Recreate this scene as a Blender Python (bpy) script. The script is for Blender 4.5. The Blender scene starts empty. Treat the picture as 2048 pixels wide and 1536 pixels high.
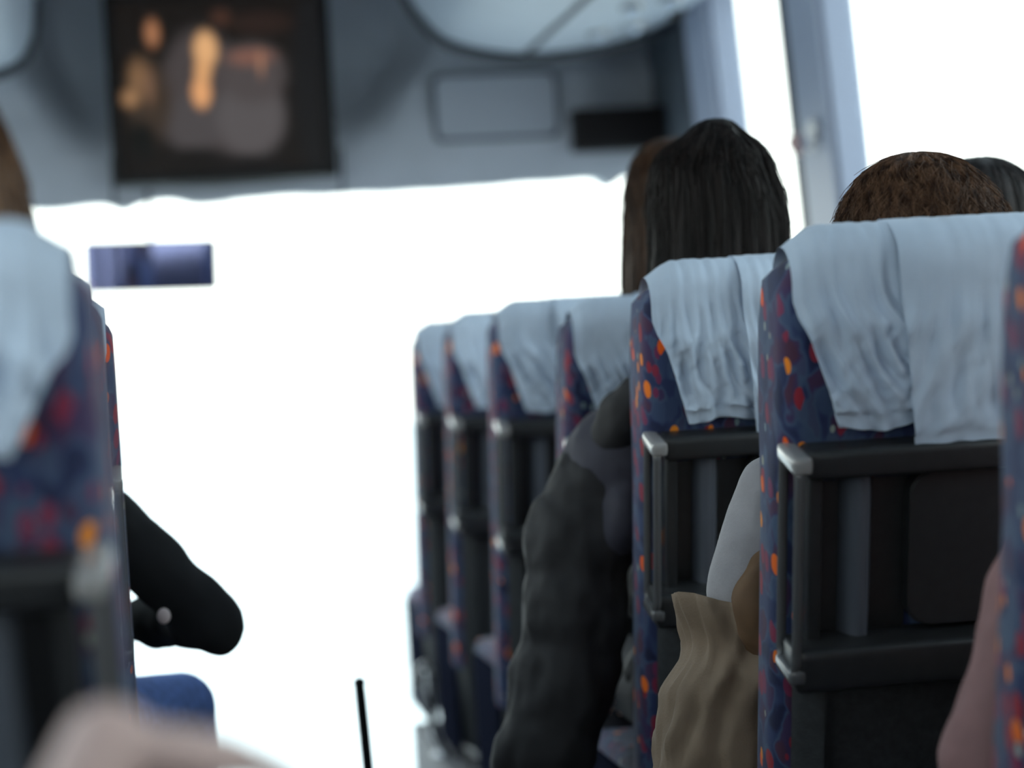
import bpy, bmesh, math, random
from mathutils import Vector, Matrix, noise
SC = bpy.context.scene
COL = SC.collection
R = math.radians
random.seed(7)

# ------------------------------------------------------------ camera
F_PX = 4592.0
EYE = Vector((0.0, 0.0, 1.30))
yaw, pitch, roll = R(8.95), R(-0.39), R(3.43)
fwd = Vector((math.sin(yaw)*math.cos(pitch), math.cos(yaw)*math.cos(pitch), math.sin(pitch)))
rt = fwd.cross(Vector((0, 0, 1))).normalized()
up = rt.cross(fwd).normalized()
cr = rt*math.cos(roll) - up*math.sin(roll)
cu = rt*math.sin(roll) + up*math.cos(roll)
cam_d = bpy.data.cameras.new('camera')
cam = bpy.data.objects.new('camera', cam_d); COL.objects.link(cam)
M = Matrix((cr, cu, -fwd)).transposed().to_4x4(); M.translation = EYE
cam.matrix_world = M
cam_d.sensor_width = 36.0; cam_d.sensor_fit = 'HORIZONTAL'
cam_d.lens = 36.0*F_PX/2048.0
cam_d.clip_start = 0.05; cam_d.clip_end = 500
cam_d.dof.use_dof = True
cam_d.dof.focus_distance = 3.15
cam_d.dof.aperture_fstop = 2.1
cam_d.dof.aperture_blades = 0
SC.camera = cam

# ------------------------------------------------------------ light
w = bpy.data.worlds.new('overcast_sky'); SC.world = w; w.use_nodes = True
nt = w.node_tree; nt.nodes.clear()
wo = nt.nodes.new('ShaderNodeOutputWorld'); bg = nt.nodes.new('ShaderNodeBackground')
tc = nt.nodes.new('ShaderNodeTexCoord'); sx = nt.nodes.new('ShaderNodeSeparateXYZ'); rp = nt.nodes.new('ShaderNodeValToRGB')
nt.links.new(tc.outputs['Generated'], sx.inputs[0]); nt.links.new(sx.outputs['Z'], rp.inputs[0])
rp.color_ramp.elements[0].position = 0.0; rp.color_ramp.elements[0].color = (1.0, 0.99, 0.96, 1)
rp.color_ramp.elements[1].position = 0.6; rp.color_ramp.elements[1].color = (0.74, 0.87, 1.0, 1)
nt.links.new(rp.outputs[0], bg.inputs[0]); bg.inputs[1].default_value = 1.0
nt.links.new(bg.outputs[0], wo.inputs[0])
vs = SC.view_settings
vs.view_transform = 'Standard'; vs.look = 'None'; vs.gamma = 1.0; vs.use_curve_mapping = False
vs.exposure = 1.9
SC.cycles.use_denoising = True
SC.cycles.max_bounces = 8
SC.cycles.diffuse_bounces = 5

# ------------------------------------------------------------ materials
def mat(name, col, rough=0.5, metal=0.0, spec=0.5, noise_amt=0.0, noise_scale=20.0, bump=0.0, bump_scale=200.0, sheen=0.0, coat=0.0):
    m = bpy.data.materials.new(name); m.use_nodes = True
    n = m.node_tree; b = n.nodes['Principled BSDF']
    b.inputs['Base Color'].default_value = (*col, 1)
    b.inputs['Roughness'].default_value = rough
    b.inputs['Metallic'].default_value = metal
    b.inputs['Specular IOR Level'].default_value = spec
    b.inputs['Sheen Weight'].default_value = sheen
    b.inputs['Coat Weight'].default_value = coat
    tcn = n.nodes.new('ShaderNodeTexCoord')
    if noise_amt > 0:
        nz = n.nodes.new('ShaderNodeTexNoise'); nz.inputs['Scale'].default_value = noise_scale
        nz.inputs['Detail'].default_value = 4
        n.links.new(tcn.outputs['Object'], nz.inputs['Vector'])
        rr = n.nodes.new('ShaderNodeValToRGB')
        rr.color_ramp.elements[0].position = 0.3; rr.color_ramp.elements[1].position = 0.7
        rr.color_ramp.elements[0].color = (*[c*(1-noise_amt) for c in col], 1)
        rr.color_ramp.elements[1].color = (*[min(1, c*(1+noise_amt)) for c in col], 1)
        n.links.new(nz.outputs['Fac'], rr.inputs[0]); n.links.new(rr.outputs[0], b.inputs['Base Color'])
    if bump > 0:
        nb = n.nodes.new('ShaderNodeTexNoise'); nb.inputs['Scale'].default_value = bump_scale
        n.links.new(tcn.outputs['Object'], nb.inputs['Vector'])
        bp = n.nodes.new('ShaderNodeBump'); bp.inputs['Strength'].default_value = bump
        bp.inputs['Distance'].default_value = 0.002
        n.links.new(nb.outputs['Fac'], bp.inputs['Height']); n.links.new(bp.outputs[0], b.inputs['Normal'])
    return m

def fabric_mat():
    m = bpy.data.materials.new('moquette'); m.use_nodes = True
    n = m.node_tree; b = n.nodes['Principled BSDF']; L = n.links
    b.inputs['Roughness'].default_value = 0.9; b.inputs['Sheen Weight'].default_value = 0.25
    b.inputs['Specular IOR Level'].default_value = 0.2
    tcn = n.nodes.new('ShaderNodeTexCoord'); oi = n.nodes.new('ShaderNodeObjectInfo')
    ad = n.nodes.new('ShaderNodeVectorMath'); ad.operation = 'ADD'
    L.new(tcn.outputs['Object'], ad.inputs[0]); L.new(oi.outputs['Location'], ad.inputs[1])
    mp = n.nodes.new('ShaderNodeMapping'); mp.inputs['Scale'].default_value = (1, 0.8, 0.55)
    L.new(ad.outputs[0], mp.inputs['Vector'])
    wz = n.nodes.new('ShaderNodeTexNoise'); wz.inputs['Scale'].default_value = 30
    L.new(mp.outputs[0], wz.inputs['Vector'])
    # woven ground: blue / purple / slate patches
    v1 = n.nodes.new('ShaderNodeTexVoronoi'); v1.inputs['Scale'].default_value = 55
    wm = n.nodes.new('ShaderNodeVectorMath'); wm.operation = 'MULTIPLY_ADD'; wm.inputs[1].default_value = (0.03, 0.03, 0.03)
    L.new(wz.outputs['Color'], wm.inputs[0]); L.new(mp.outputs[0], wm.inputs[2]); v1.feature = 'SMOOTH_F1'; v1.inputs['Smoothness'].default_value = 0.6
    L.new(wm.outputs[0], v1.inputs['Vector'])
    s1 = n.nodes.new('ShaderNodeSeparateColor'); L.new(v1.outputs['Color'], s1.inputs[0])
    r1 = n.nodes.new('ShaderNodeValToRGB'); r1.color_ramp.interpolation = 'LINEAR'
    els = r1.color_ramp.elements
    els[0].position = 0; els[0].color = (0.012, 0.015, 0.05, 1)
    els[1].position = 1; els[1].color = (0.075, 0.028, 0.055, 1)
    for p, c in ((0.3, (0.030, 0.045, 0.12)), (0.5, (0.06, 0.095, 0.165)), (0.7, (0.05, 0.034, 0.10))):
        e = els.new(p); e.color = (*c, 1)
    L.new(s1.outputs[0], r1.inputs[0])
    # spots
    def spots(scale, thr, pick, colA, colB, prev, rot):
        mm = n.nodes.new('ShaderNodeMapping'); mm.inputs['Scale'].default_value = (1, 0.9, 0.5)
        mm.inputs['Location'].default_value = (rot, rot*2, rot*3)
        L.new(ad.outputs[0], mm.inputs['Vector'])
        v = n.nodes.new('ShaderNodeTexVoronoi'); v.inputs['Scale'].default_value = scale
        L.new(mm.outputs[0], v.inputs['Vector'])
        sc_ = n.nodes.new('ShaderNodeSeparateColor'); L.new(v.outputs['Color'], sc_.inputs[0])
        a = n.nodes.new('ShaderNodeMath'); a.operation = 'LESS_THAN'; a.inputs[1].default_value = thr
        L.new(v.outputs['Distance'], a.inputs[0])
        g = n.nodes.new('ShaderNodeMath'); g.operation = 'GREATER_THAN'; g.inputs[1].default_value = pick
        L.new(sc_.outputs[0], g.inputs[0])
        mu = n.nodes.new('ShaderNodeMath'); mu.operation = 'MULTIPLY'
        L.new(a.outputs[0], mu.inputs[0]); L.new(g.outputs[0], mu.inputs[1])
        mc = n.nodes.new('ShaderNodeMix'); mc.data_type = 'RGBA'
        mc.inputs[6].default_value = (*colA, 1); mc.inputs[7].default_value = (*colB, 1)
        L.new(sc_.outputs[1], mc.inputs[0])
        mx = n.nodes.new('ShaderNodeMix'); mx.data_type = 'RGBA'
        L.new(mu.outputs[0], mx.inputs[0]); L.new(prev, mx.inputs[6]); L.new(mc.outputs[2], mx.inputs[7])
        return mx.outputs[2]
    c = spots(52, 0.42, 0.70, (0.30, 0.02, 0.03), (0.16, 0.03, 0.09), r1.outputs[0], 0.3)
    c = spots(50, 0.36, 0.84, (0.85, 0.10, 0.01), (0.85, 0.28, 0.02), c, 1.7)
    c = spots(60, 0.25, 0.90, (0.45, 0.42, 0.30), (0.2, 0.3, 0.35), c, 4.1)
    L.new(c, b.inputs['Base Color'])
    nb = n.nodes.new('ShaderNodeTexNoise'); nb.inputs['Scale'].default_value = 500
    L.new(tcn.outputs['Object'], nb.inputs['Vector'])
    bp = n.nodes.new('ShaderNodeBump'); bp.inputs['Strength'].default_value = 0.3; bp.inputs['Distance'].default_value = 0.002
    L.new(nb.outputs['Fac'], bp.inputs['Height']); L.new(bp.outputs[0], b.inputs['Normal'])
    return m

def glass_mat():
    m = bpy.data.materials.new('window_glass'); m.use_nodes = True
    n = m.node_tree; n.nodes.clear(); L = n.links
    o = n.nodes.new('ShaderNodeOutputMaterial'); t = n.nodes.new('ShaderNodeBsdfTransparent')
    g = n.nodes.new('ShaderNodeBsdfGlossy'); g.inputs['Roughness'].default_value = 0.02
    t.inputs[0].default_value = (0.93, 0.97, 0.95, 1)
    lw = n.nodes.new('ShaderNodeLayerWeight'); pw = n.nodes.new('ShaderNodeMath'); pw.operation = 'POWER'; pw.inputs[1].default_value = 5.0
    f = n.nodes.new('ShaderNodeMath'); f.operation = 'MULTIPLY_ADD'; f.inputs[1].default_value = 0.5; f.inputs[2].default_value = 0.03
    L.new(lw.outputs['Facing'], pw.inputs[0]); L.new(pw.outputs[0], f.inputs[0])
    x = n.nodes.new('ShaderNodeMixShader')
    L.new(f.outputs[0], x.inputs[0]); L.new(t.outputs[0], x.inputs[1]); L.new(g.outputs[0], x.inputs[2])
    L.new(x.outputs[0], o.inputs[0])
    return m

def hair_mat(name, dark, light, rough=0.38):
    m = bpy.data.materials.new(name); m.use_nodes = True
    n = m.node_tree; b = n.nodes['Principled BSDF']; L = n.links
    b.inputs['Roughness'].default_value = rough; b.inputs['Specular IOR Level'].default_value = 0.16
    tcn = n.nodes.new('ShaderNodeTexCoord'); mp = n.nodes.new('ShaderNodeMapping')
    mp.inputs['Scale'].default_value = (60, 60, 5)
    nz = n.nodes.new('ShaderNodeTexNoise'); nz.inputs['Scale'].default_value = 1.6; nz.inputs['Detail'].default_value = 5
    nz.inputs['Distortion'].default_value = 0.6
    rr = n.nodes.new('ShaderNodeValToRGB')
    rr.color_ramp.elements[0].position = 0.38; rr.color_ramp.elements[1].position = 0.68
    rr.color_ramp.elements[0].color = (*dark, 1); rr.color_ramp.elements[1].color = (*light, 1)
    L.new(tcn.outputs['Object'], mp.inputs[0]); L.new(mp.outputs[0], nz.inputs['Vector'])
    L.new(nz.outputs['Fac'], rr.inputs[0]); L.new(rr.outputs[0], b.inputs['Base Color'])
    bp = n.nodes.new('ShaderNodeBump'); bp.inputs['Strength'].default_value = 0.7; bp.inputs['Distance'].default_value = 0.004
    L.new(nz.outputs['Fac'], bp.inputs['Height']); L.new(bp.outputs[0], b.inputs['Normal'])
    return m

FAB = fabric_mat()
GLASS = glass_mat()
COVER = mat('white_cover_cloth', (0.51, 0.605, 0.74), 0.85, spec=0.2, noise_amt=0.06, noise_scale=14, bump=0.25, bump_scale=700, sheen=0.15)
PLASTIC = mat('charcoal_plastic', (0.024, 0.025, 0.027), 0.36, noise_amt=0.1, noise_scale=60, bump=0.12, bump_scale=400)
SHELL = mat('charcoal_shell', (0.027, 0.029, 0.032), 0.6, noise_amt=0.25, noise_scale=90, bump=0.5, bump_scale=420)
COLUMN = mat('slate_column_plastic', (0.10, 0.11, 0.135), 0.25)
HANDLE = mat('grey_handle_plastic', (0.10, 0.10, 0.105), 0.22, coat=0.3)
CAP = mat('light_grey_cap', (0.30, 0.29, 0.29), 0.25, coat=0.4)
METAL = mat('brushed_metal', (0.5, 0.5, 0.52), 0.3, metal=1.0)
BLACKP = mat('black_plastic', (0.009, 0.009, 0.010), 0.55, spec=0.25)
SIDEP = mat('navy_side_vinyl', (0.014, 0.016, 0.028), 1.0, spec=0.0)
RUBBER = mat('dark_rubber', (0.02, 0.025, 0.035), 0.6)
PANEL = mat('grey_trim_panel', (0.40, 0.435, 0.50), 0.55, noise_amt=0.05, noise_scale=6, bump=0.15, bump_scale=300)
PANEL_D = mat('dark_trim', (0.05, 0.065, 0.085), 0.5)
RACK = mat('pale_rack_panel', (0.32, 0.37, 0.44), 0.45, noise_amt=0.04, noise_scale=5)
PILLAR = mat('pillar_cover', (0.26, 0.30, 0.40), 0.45)
CARPET = mat('floor_vinyl', (0.06, 0.06, 0.07), 0.7, noise_amt=0.3, noise_scale=150)
CEIL = mat('ceiling_cloth', (0.45, 0.47, 0.5), 0.9, noise_amt=0.05, noise_scale=40)
WALLM = mat('side_trim', (0.16, 0.17, 0.2), 0.8, noise_amt=0.15, noise_scale=120)
ROAD = mat('pale_concrete', (0.72, 0.72, 0.70), 0.9, noise_amt=0.05, noise_scale=2)
SKIN = mat('skin', (0.56, 0.34, 0.26), 0.5, noise_amt=0.06, noise_scale=30)
SKIN_P = mat('pale_skin', (0.62, 0.44, 0.40), 0.5, noise_amt=0.05, noise_scale=30)
PUFFER = mat('charcoal_puffer_nylon', (0.026, 0.025, 0.027), 0.7, spec=0.25, noise_amt=0.12, noise_scale=25, bump=0.4, bump_scale=60)
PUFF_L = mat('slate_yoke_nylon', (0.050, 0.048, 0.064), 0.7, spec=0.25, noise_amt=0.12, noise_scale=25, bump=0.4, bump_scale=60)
WHITEKNIT = mat('white_cotton', (0.33, 0.315, 0.33), 0.85, noise_amt=0.05, noise_scale=40, bump=0.4, bump_scale=250)
KHAKI = mat('khaki_cotton', (0.21, 0.148, 0.10), 0.8, noise_amt=0.14, noise_scale=14, bump=0.3, bump_scale=300)
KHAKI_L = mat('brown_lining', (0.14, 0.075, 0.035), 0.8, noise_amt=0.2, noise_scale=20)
BLACKCLOTH = mat('black_knit', (0.006, 0.007, 0.009), 0.9)
JEANS = mat('blue_denim', (0.13, 0.23, 0.58), 0.85, noise_amt=0.2, noise_scale=60)
DARKPANTS = mat('dark_trousers', (0.02, 0.02, 0.025), 0.85)
ROSE = mat('dusty_rose_knit', (0.30, 0.165, 0.16), 0.85, noise_amt=0.1, noise_scale=30)
GREYTEE = mat('grey_jersey', (0.2, 0.2, 0.22), 0.85)
H_BLACK = hair_mat('dark_brown_hair', (0.005, 0.004, 0.004), (0.024, 0.018, 0.017), 0.5)
H_BROWN = hair_mat('mid_brown_hair', (0.030, 0.013, 0.007), (0.16, 0.085, 0.05), 0.5)
H_COPPER = hair_mat('warm_brown_hair', (0.022, 0.011, 0.007), (0.09, 0.045, 0.024))
H_BLOND = hair_mat('brown_hair_with_fair_ends', (0.045, 0.018, 0.008), (0.22, 0.12, 0.06))
MIRROR = mat('mirror_glass', (0.16, 0.18, 0.34), 0.06, metal=1.0)

# ------------------------------------------------------------ mesh helpers
def link(name, me, m=None, parent=None, smooth=True):
    o = bpy.data.objects.new(name, me); COL.objects.link(o)
    if m is not None: me.materials.append(m)
    if smooth:
        for p in me.polygons: p.use_smooth = True
    if parent is not None: o.parent = parent
    return o
def tag(o, label=None, cat=None, group=None, kind=None):
    if label: o['label'] = label
    if cat: o['category'] = cat
    if group: o['group'] = group
    if kind: o['kind'] = kind
    return o
def empty(name, loc=(0, 0, 0), rz=0):
    o = bpy.data.objects.new(name, None); COL.objects.link(o)
    o.location = loc; o.rotation_euler.z = rz; o.empty_display_size = 0.1
    return o
def obj(name, bm, m=None, parent=None, smooth=True, sharp=35):
    bmesh.ops.recalc_face_normals(bm, faces=bm.faces[:])
    if smooth and sharp:
        for e in bm.edges:
            if len(e.link_faces) == 2 and e.calc_face_angle(0) > R(sharp): e.smooth = False
    me = bpy.data.meshes.new(name); bm.to_mesh(me); bm.free()
    return link(name, me, m, parent, smooth)
def box(bm, x0, x1, y0, y1, z0, z1, bev=0.0, seg=2):
    vs_ = [bm.verts.new(p) for p in ((x0,y0,z0),(x1,y0,z0),(x1,y1,z0),(x0,y1,z0),(x0,y0,z1),(x1,y0,z1),(x1,y1,z1),(x0,y1,z1))]
    fs = [bm.faces.new([vs_[i] for i in q]) for q in ((0,3,2,1),(4,5,6,7),(0,1,5,4),(1,2,6,5),(2,3,7,6),(3,0,4,7))]
    if bev > 0:
        es = list({e for f in fs for e in f.edges})
        bmesh.ops.bevel(bm, geom=es, offset=bev, segments=seg, profile=0.6, affect='EDGES')
def tube(bm, pts, rad, n=10, caps=True):
    pts = [Vector(p) for p in pts]
    rads = rad if isinstance(rad, (list, tuple)) else [rad]*len(pts)
    rings = []; pn = None
    for i, p in enumerate(pts):
        a = pts[max(i-1, 0)]; b = pts[min(i+1, len(pts)-1)]
        t = (b-a).normalized()
        if pn is None:
            pn = t.cross(Vector((0, 0, 1)) if abs(t.z) < 0.9 else Vector((1, 0, 0))).normalized()
        pn = (pn - t*pn.dot(t)).normalized(); bn = t.cross(pn)
        rings.append([bm.verts.new(p + (pn*math.cos(2*math.pi*k/n) + bn*math.sin(2*math.pi*k/n))*rads[i]) for k in range(n)])
    for a, b in zip(rings, rings[1:]):
        for k in range(n): bm.faces.new((a[k], a[(k+1) % n], b[(k+1) % n], b[k]))
    if caps:
        bm.faces.new(rings[0][::-1]); bm.faces.new(rings[-1])
def grid(bm, fn, nu, nv, thick=None):
    g = [[bm.verts.new(fn(i/nu, j/nv)) for i in range(nu+1)] for j in range(nv+1)]
    for j in range(nv):
        for i in range(nu): bm.faces.new((g[j][i], g[j][i+1], g[j+1][i+1], g[j+1][i]))
    return g
def slab(fn, off, nu, nv):
    """closed slab: front surface fn(u,v), back surface fn(u,v)+off(u,v)"""
    bm = bmesh.new()
    A = grid(bm, fn, nu, nv); B = grid(bm, lambda u, v: Vector(fn(u, v)) + Vector(off(u, v)), nu, nv)
    for j in range(nv):
        bm.faces.new((A[j][0], A[j+1][0], B[j+1][0], B[j][0])); bm.faces.new((A[j][nu], B[j][nu], B[j+1][nu], A[j+1][nu]))
    for i in range(nu):
        bm.faces.new((A[0][i], B[0][i], B[0][i+1], A[0][i+1])); bm.faces.new((A[nv][i], A[nv][i+1], B[nv][i+1], B[nv][i]))
    return bm
def loft(bm, rings, caps=True):
    rs = [[bm.verts.new(p) for p in r] for r in rings]; n = len(rs[0])
    for a, b in zip(rs, rs[1:]):
        for k in range(n): bm.faces.new((a[k], a[(k+1) % n], b[(k+1) % n], b[k]))
    if caps: bm.faces.new(rs[0][::-1]); bm.faces.new(rs[-1])
_US = {}
def unit_sphere(u, v):
    if (u, v) not in _US:
        P_ = [Vector((0, 0, 1))]
        for j in range(1, v):
            th = math.pi*j/v
            for i in range(u):
                a = 2*math.pi*i/u; P_.append(Vector((math.sin(th)*math.cos(a), math.sin(th)*math.sin(a), math.cos(th))))
        P_.append(Vector((0, 0, -1))); F = []
        for i in range(u): F.append((0, 1+i, 1+(i+1) % u))
        for j in range(v-2):
            for i in range(u):
                a = 1+j*u+i; b_ = 1+j*u+(i+1) % u; F.append((a, a+u, b_+u, b_))
        q = 1+(v-2)*u; e = len(P_)-1
        for i in range(u): F.append((q+i, e, q+(i+1) % u))
        _US[(u, v)] = (P_, F)
    return _US[(u, v)]
def ell(bm, c, r, rot=None, u=20, v=14):
    P_, F = unit_sphere(u, v)
    mtx = Matrix.Translation(c) @ (rot.to_4x4() if rot else Matrix.Identity(4)) @ Matrix.Diagonal((*r, 1))
    vs_ = [bm.verts.new(mtx @ p) for p in P_]
    for f in F: bm.faces.new([vs_[k] for k in f])
def limb(bm, pts, rads, n=14):
    """a chain of overlapping round-ended tapered pieces, later fused by the remesh"""
    for (a, ra), (b, rb) in zip(zip(pts, rads), zip(pts[1:], rads[1:])):
        a = Vector(a); b = Vector(b)
        k = max(2, int((b-a).length/(min(ra, rb)*0.35)))
        for i in range(k+1):
            t = i/k; r = ra + (rb-ra)*t
            ell(bm, a.lerp(b, t), (r, r, r), u=n, v=10)
def fuse(name, bm, m, parent, voxel=0.008, smooth=6, disp=None, sharpname=False):
    """fuse the pieces of bm into one continuous skin"""
    me = bpy.data.meshes.new('tmp'); bm.to_mesh(me); bm.free()
    o = bpy.data.objects.new('tmp', me); COL.objects.link(o)
    md = o.modifiers.new('r', 'REMESH'); md.mode = 'VOXEL'; md.voxel_size = voxel
    if smooth:
        s = o.modifiers.new('s', 'SMOOTH'); s.factor = 0.6; s.iterations = smooth
    dg = bpy.context.evaluated_depsgraph_get(); dg.update()
    me2 = bpy.data.meshes.new_from_object(o.evaluated_get(dg))
    me2.name = name
    bpy.data.objects.remove(o); bpy.data.meshes.remove(me)
    if disp:
        nrm = [v.normal.copy() for v in me2.vertices]
        for v, nn in zip(me2.vertices, nrm): v.co += disp(v.co, nn)
    me2.materials.clear()
    return link(name, me2, m, parent)
def copy_tree(o, parent=None):
    c = o.copy(); COL.objects.link(c)
    if parent is not None: c.parent = parent
    for ch in o.children: copy_tree(ch, c)
    return c

# ------------------------------------------------------------ bus shell
WR = 1.80        # right wall at shoulder height
WL = -1.06
YB, YF = -2.4, 7.5
SILL, HEAD = 1.12, 2.42
LEAN = 0.055
def wx(side, z):
    d = max(0.0, z - 1.2)*LEAN
    return WR - d if side > 0 else WL + d
b = bmesh.new(); box(b, 0.0, 0.72, YB, 6.9, -0.06, 0.0); tag(obj('floor', b, CARPET), kind='structure')
for nm, x0, x1 in (('floor', 0.72, WR), ('floor', WL, 0.0)):
    b = bmesh.new(); box(b, x0, x1, YB, 6.9, -0.06, 0.25); tag(obj(nm, b, CARPET), kind='structure')
b = bmesh.new()
grid(b, lambda u, v: (WL + 0.06 + (WR-WL-0.12)*u, YB + (YF+0.35-YB)*v, 2.46 + 0.30*math.sin(math.pi*u)**0.6), 24, 6)
c = obj('ceiling', b, CEIL); sl = c.modifiers.new('t', 'SOLIDIFY'); sl.thickness = 0.04; sl.offset = 1
tag(c, kind='structure')
# side walls: below the sill and above the window head
for side, nm in ((1, 'wall_right'), (-1, 'wall_left')):
    b = bmesh.new(); X = WR if side > 0 else WL; s = side
    box(b, *sorted((X, X+s*0.06)), YB, 7.9, -1.0, SILL, 0.0)
    xh = wx(side, HEAD); xt = wx(side, 2.5)
    box(b, *sorted((xh, xh+s*0.10)), YB, 7.9, HEAD, 2.56, 0.0)
    tag(obj(nm, b, WALLM, smooth=False), kind='structure')
    b = bmesh.new(); box(b, *sorted((X-s*0.03, X+s*0.02)), YB, 7.3, SILL-0.03, SILL+0.03, 0.012)
    tag(obj('trim_1' if side > 0 else 'trim_2', b, PANEL_D), kind='structure')
def slanted(b, side, y0, y1, inn, out, z0, z1, bev=0.01):
    """a post in the leaning side wall"""
    ss = side
    q = []
    for z in (z0, z1):
        x = wx(side, z)
        q += [(x - ss*inn, y0, z), (x + ss*out, y0, z), (x + ss*out, y1, z), (x - ss*inn, y1, z)]
    v = [b.verts.new(p) for p in q]
    fs = [b.faces.new([v[i] for i in f]) for f in ((0,3,2,1),(4,5,6,7),(0,1,5,4),(1,2,6,5),(2,3,7,6),(3,0,4,7))]
    if bev: bmesh.ops.bevel(b, geom=list({e for f in fs for e in f.edges}), offset=bev, segments=3, affect='EDGES')
n = 3
PY = [(7.02, 6.62), (5.92, 5.54), (3.98, 3.66), (2.45, 2.13), (0.62, 0.30), (-1.2, -1.5)]
for side in (1, -1):
    for i, (ya, yb) in enumerate(PY):
        b = bmesh.new(); slanted(b, side, yb, ya-0.10, 0.05, 0.05, SILL+0.03, HEAD, 0.018)
        p = tag(obj('trim_%d' % n, b, PILLAR), kind='structure'); n += 1
        b = bmesh.new(); slanted(b, side, ya-0.10, ya+0.06, 0.022, 0.05, SILL+0.03, HEAD, 0.004)
        obj('window_seal', b, RUBBER, p)
wn = 1
for side in (1, -1):
    ys = [7.9] + [y for pr in PY for y in pr] + [YB]
    for k in range(0, len(ys), 2):
        y1, y0 = ys[k], ys[k+1]
        b = bmesh.new()
        def f(u, v, y0=y0, y1=y1):
            z = SILL + (HEAD-SILL)*v; return (wx(side, z) + side*0.03, y0 + (y1-y0)*u, z)
        g = slab(f, lambda u, v: (side*0.006, 0, 0), 1, 1); b.free()
        tag(obj('window_%d' % wn, g, GLASS, smooth=False), kind='structure'); wn += 1
b = bmesh.new(); box(b, 1.735, 1.80, 6.96, 7.9, 1.93, 2.50, 0.012); tag(obj('trim_%d' % n, b, PANEL_D), kind='structure'); n += 1
# rear wall with its window
b = bmesh.new()
for a in ((WL, WR, -0.06, 1.2), (WL, WR, 2.1, 2.76), (WL, WL+0.3, 1.2, 2.1), (WR-0.3, WR, 1.2, 2.1)):
    box(b, a[0], a[1], YB-0.06, YB, a[2], a[3])
tag(obj('wall_back', b, WALLM, smooth=False), kind='structure')
b = bmesh.new(); box(b, WL+0.3, WR-0.3, YB-0.035, YB-0.03, 1.2, 2.1); tag(obj('window_%d' % wn, b, GLASS, smooth=False), kind='structure'); wn += 1
# windscreen: one tall curved pane that reaches well below the aisle floor
def ws(u, v):
    x = WL - 0.02 + (WR - WL + 0.04)*u; q = (2*u-1)
    return (x, 8.05 - 0.30*q*q*abs(q) - 0.10*v, -1.0 + 3.3*v)
tag(obj('window_%d' % wn, slab(ws, lambda u, v: (0, 0.006, 0), 24, 6), GLASS), kind='structure'); wn += 1
b = bmesh.new(); box(b, -60, 60, -20, 140, -1.36, -1.32); tag(obj('ground', b, ROAD, smooth=False), kind='structure')

# front bulkhead: moulded panel over the windscreen, recessed around the screen
def sm(a, b_, x):
    t = min(1, max(0, (x-a)/(b_-a))); return t*t*(3-2*t)
def bulk_y(x, z):
    y = 7.50
    # moulded recess either side of the screen, opening out towards the ceiling
    if x > 0.24:
        edge = 0.68 + 0.20*sm(2.05, 2.45, z); k = 1 - sm(edge-0.02, edge+0.16, x)
    else:
        edge = -0.10 - 0.14*sm(2.05, 2.45, z); k = sm(edge-0.16, edge+0.02, x)
    y += 0.20*k*sm(2.02, 2.35, z)
    # turns away towards the right corner and under the racks
    y += 0.12*sm(1.42, 1.80, x)*sm(1.95, 2.2, z)
    y += 0.05*sm(2.22, 2.40, z)*sm(0.8, 1.0, x)
    y -= 0.03*math.sin(math.pi*min(1, max(0, (z-1.9)/0.3)))
    return y
def bulk_bottom(x):
    z = 1.905
    z -= 0.020*math.exp(-((x+0.05)/0.035)**2) + 0.012*math.exp(-((x-0.18)/0.06)**2)
    z -= 0.035*max(0, 1-abs(x-1.555)/0.05)
    z += 0.012*noise.noise(Vector((x*5.3, 1, 0)))*(1.6 if x < 0.3 else 0.8)
    z += 0.012*sm(1.0, 1.5, x)
    return z
def fb(u, v):
    x = WL + (WR-WL+0.02)*u; zb = bulk_bottom(x); z = zb + (2.80-zb)*v
    return (x, bulk_y(x, z), z)
tag(obj('wall_front', slab(fb, lambda u, v: (0, 0.10, 0), 150, 50), PANEL, sharp=60), kind='structure')
# seams of the centre section
for i, x in enumerate((-0.077, 0.66)):
    b = bmesh.new(); tube(b, [(x, bulk_y(x, z)-0.001, z) for z in (1.90, 1.95, 2.0, 2.05)], 0.006, 6)
    tag(obj('trim_%d' % n, b, RUBBER), kind='structure'); n += 1

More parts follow.
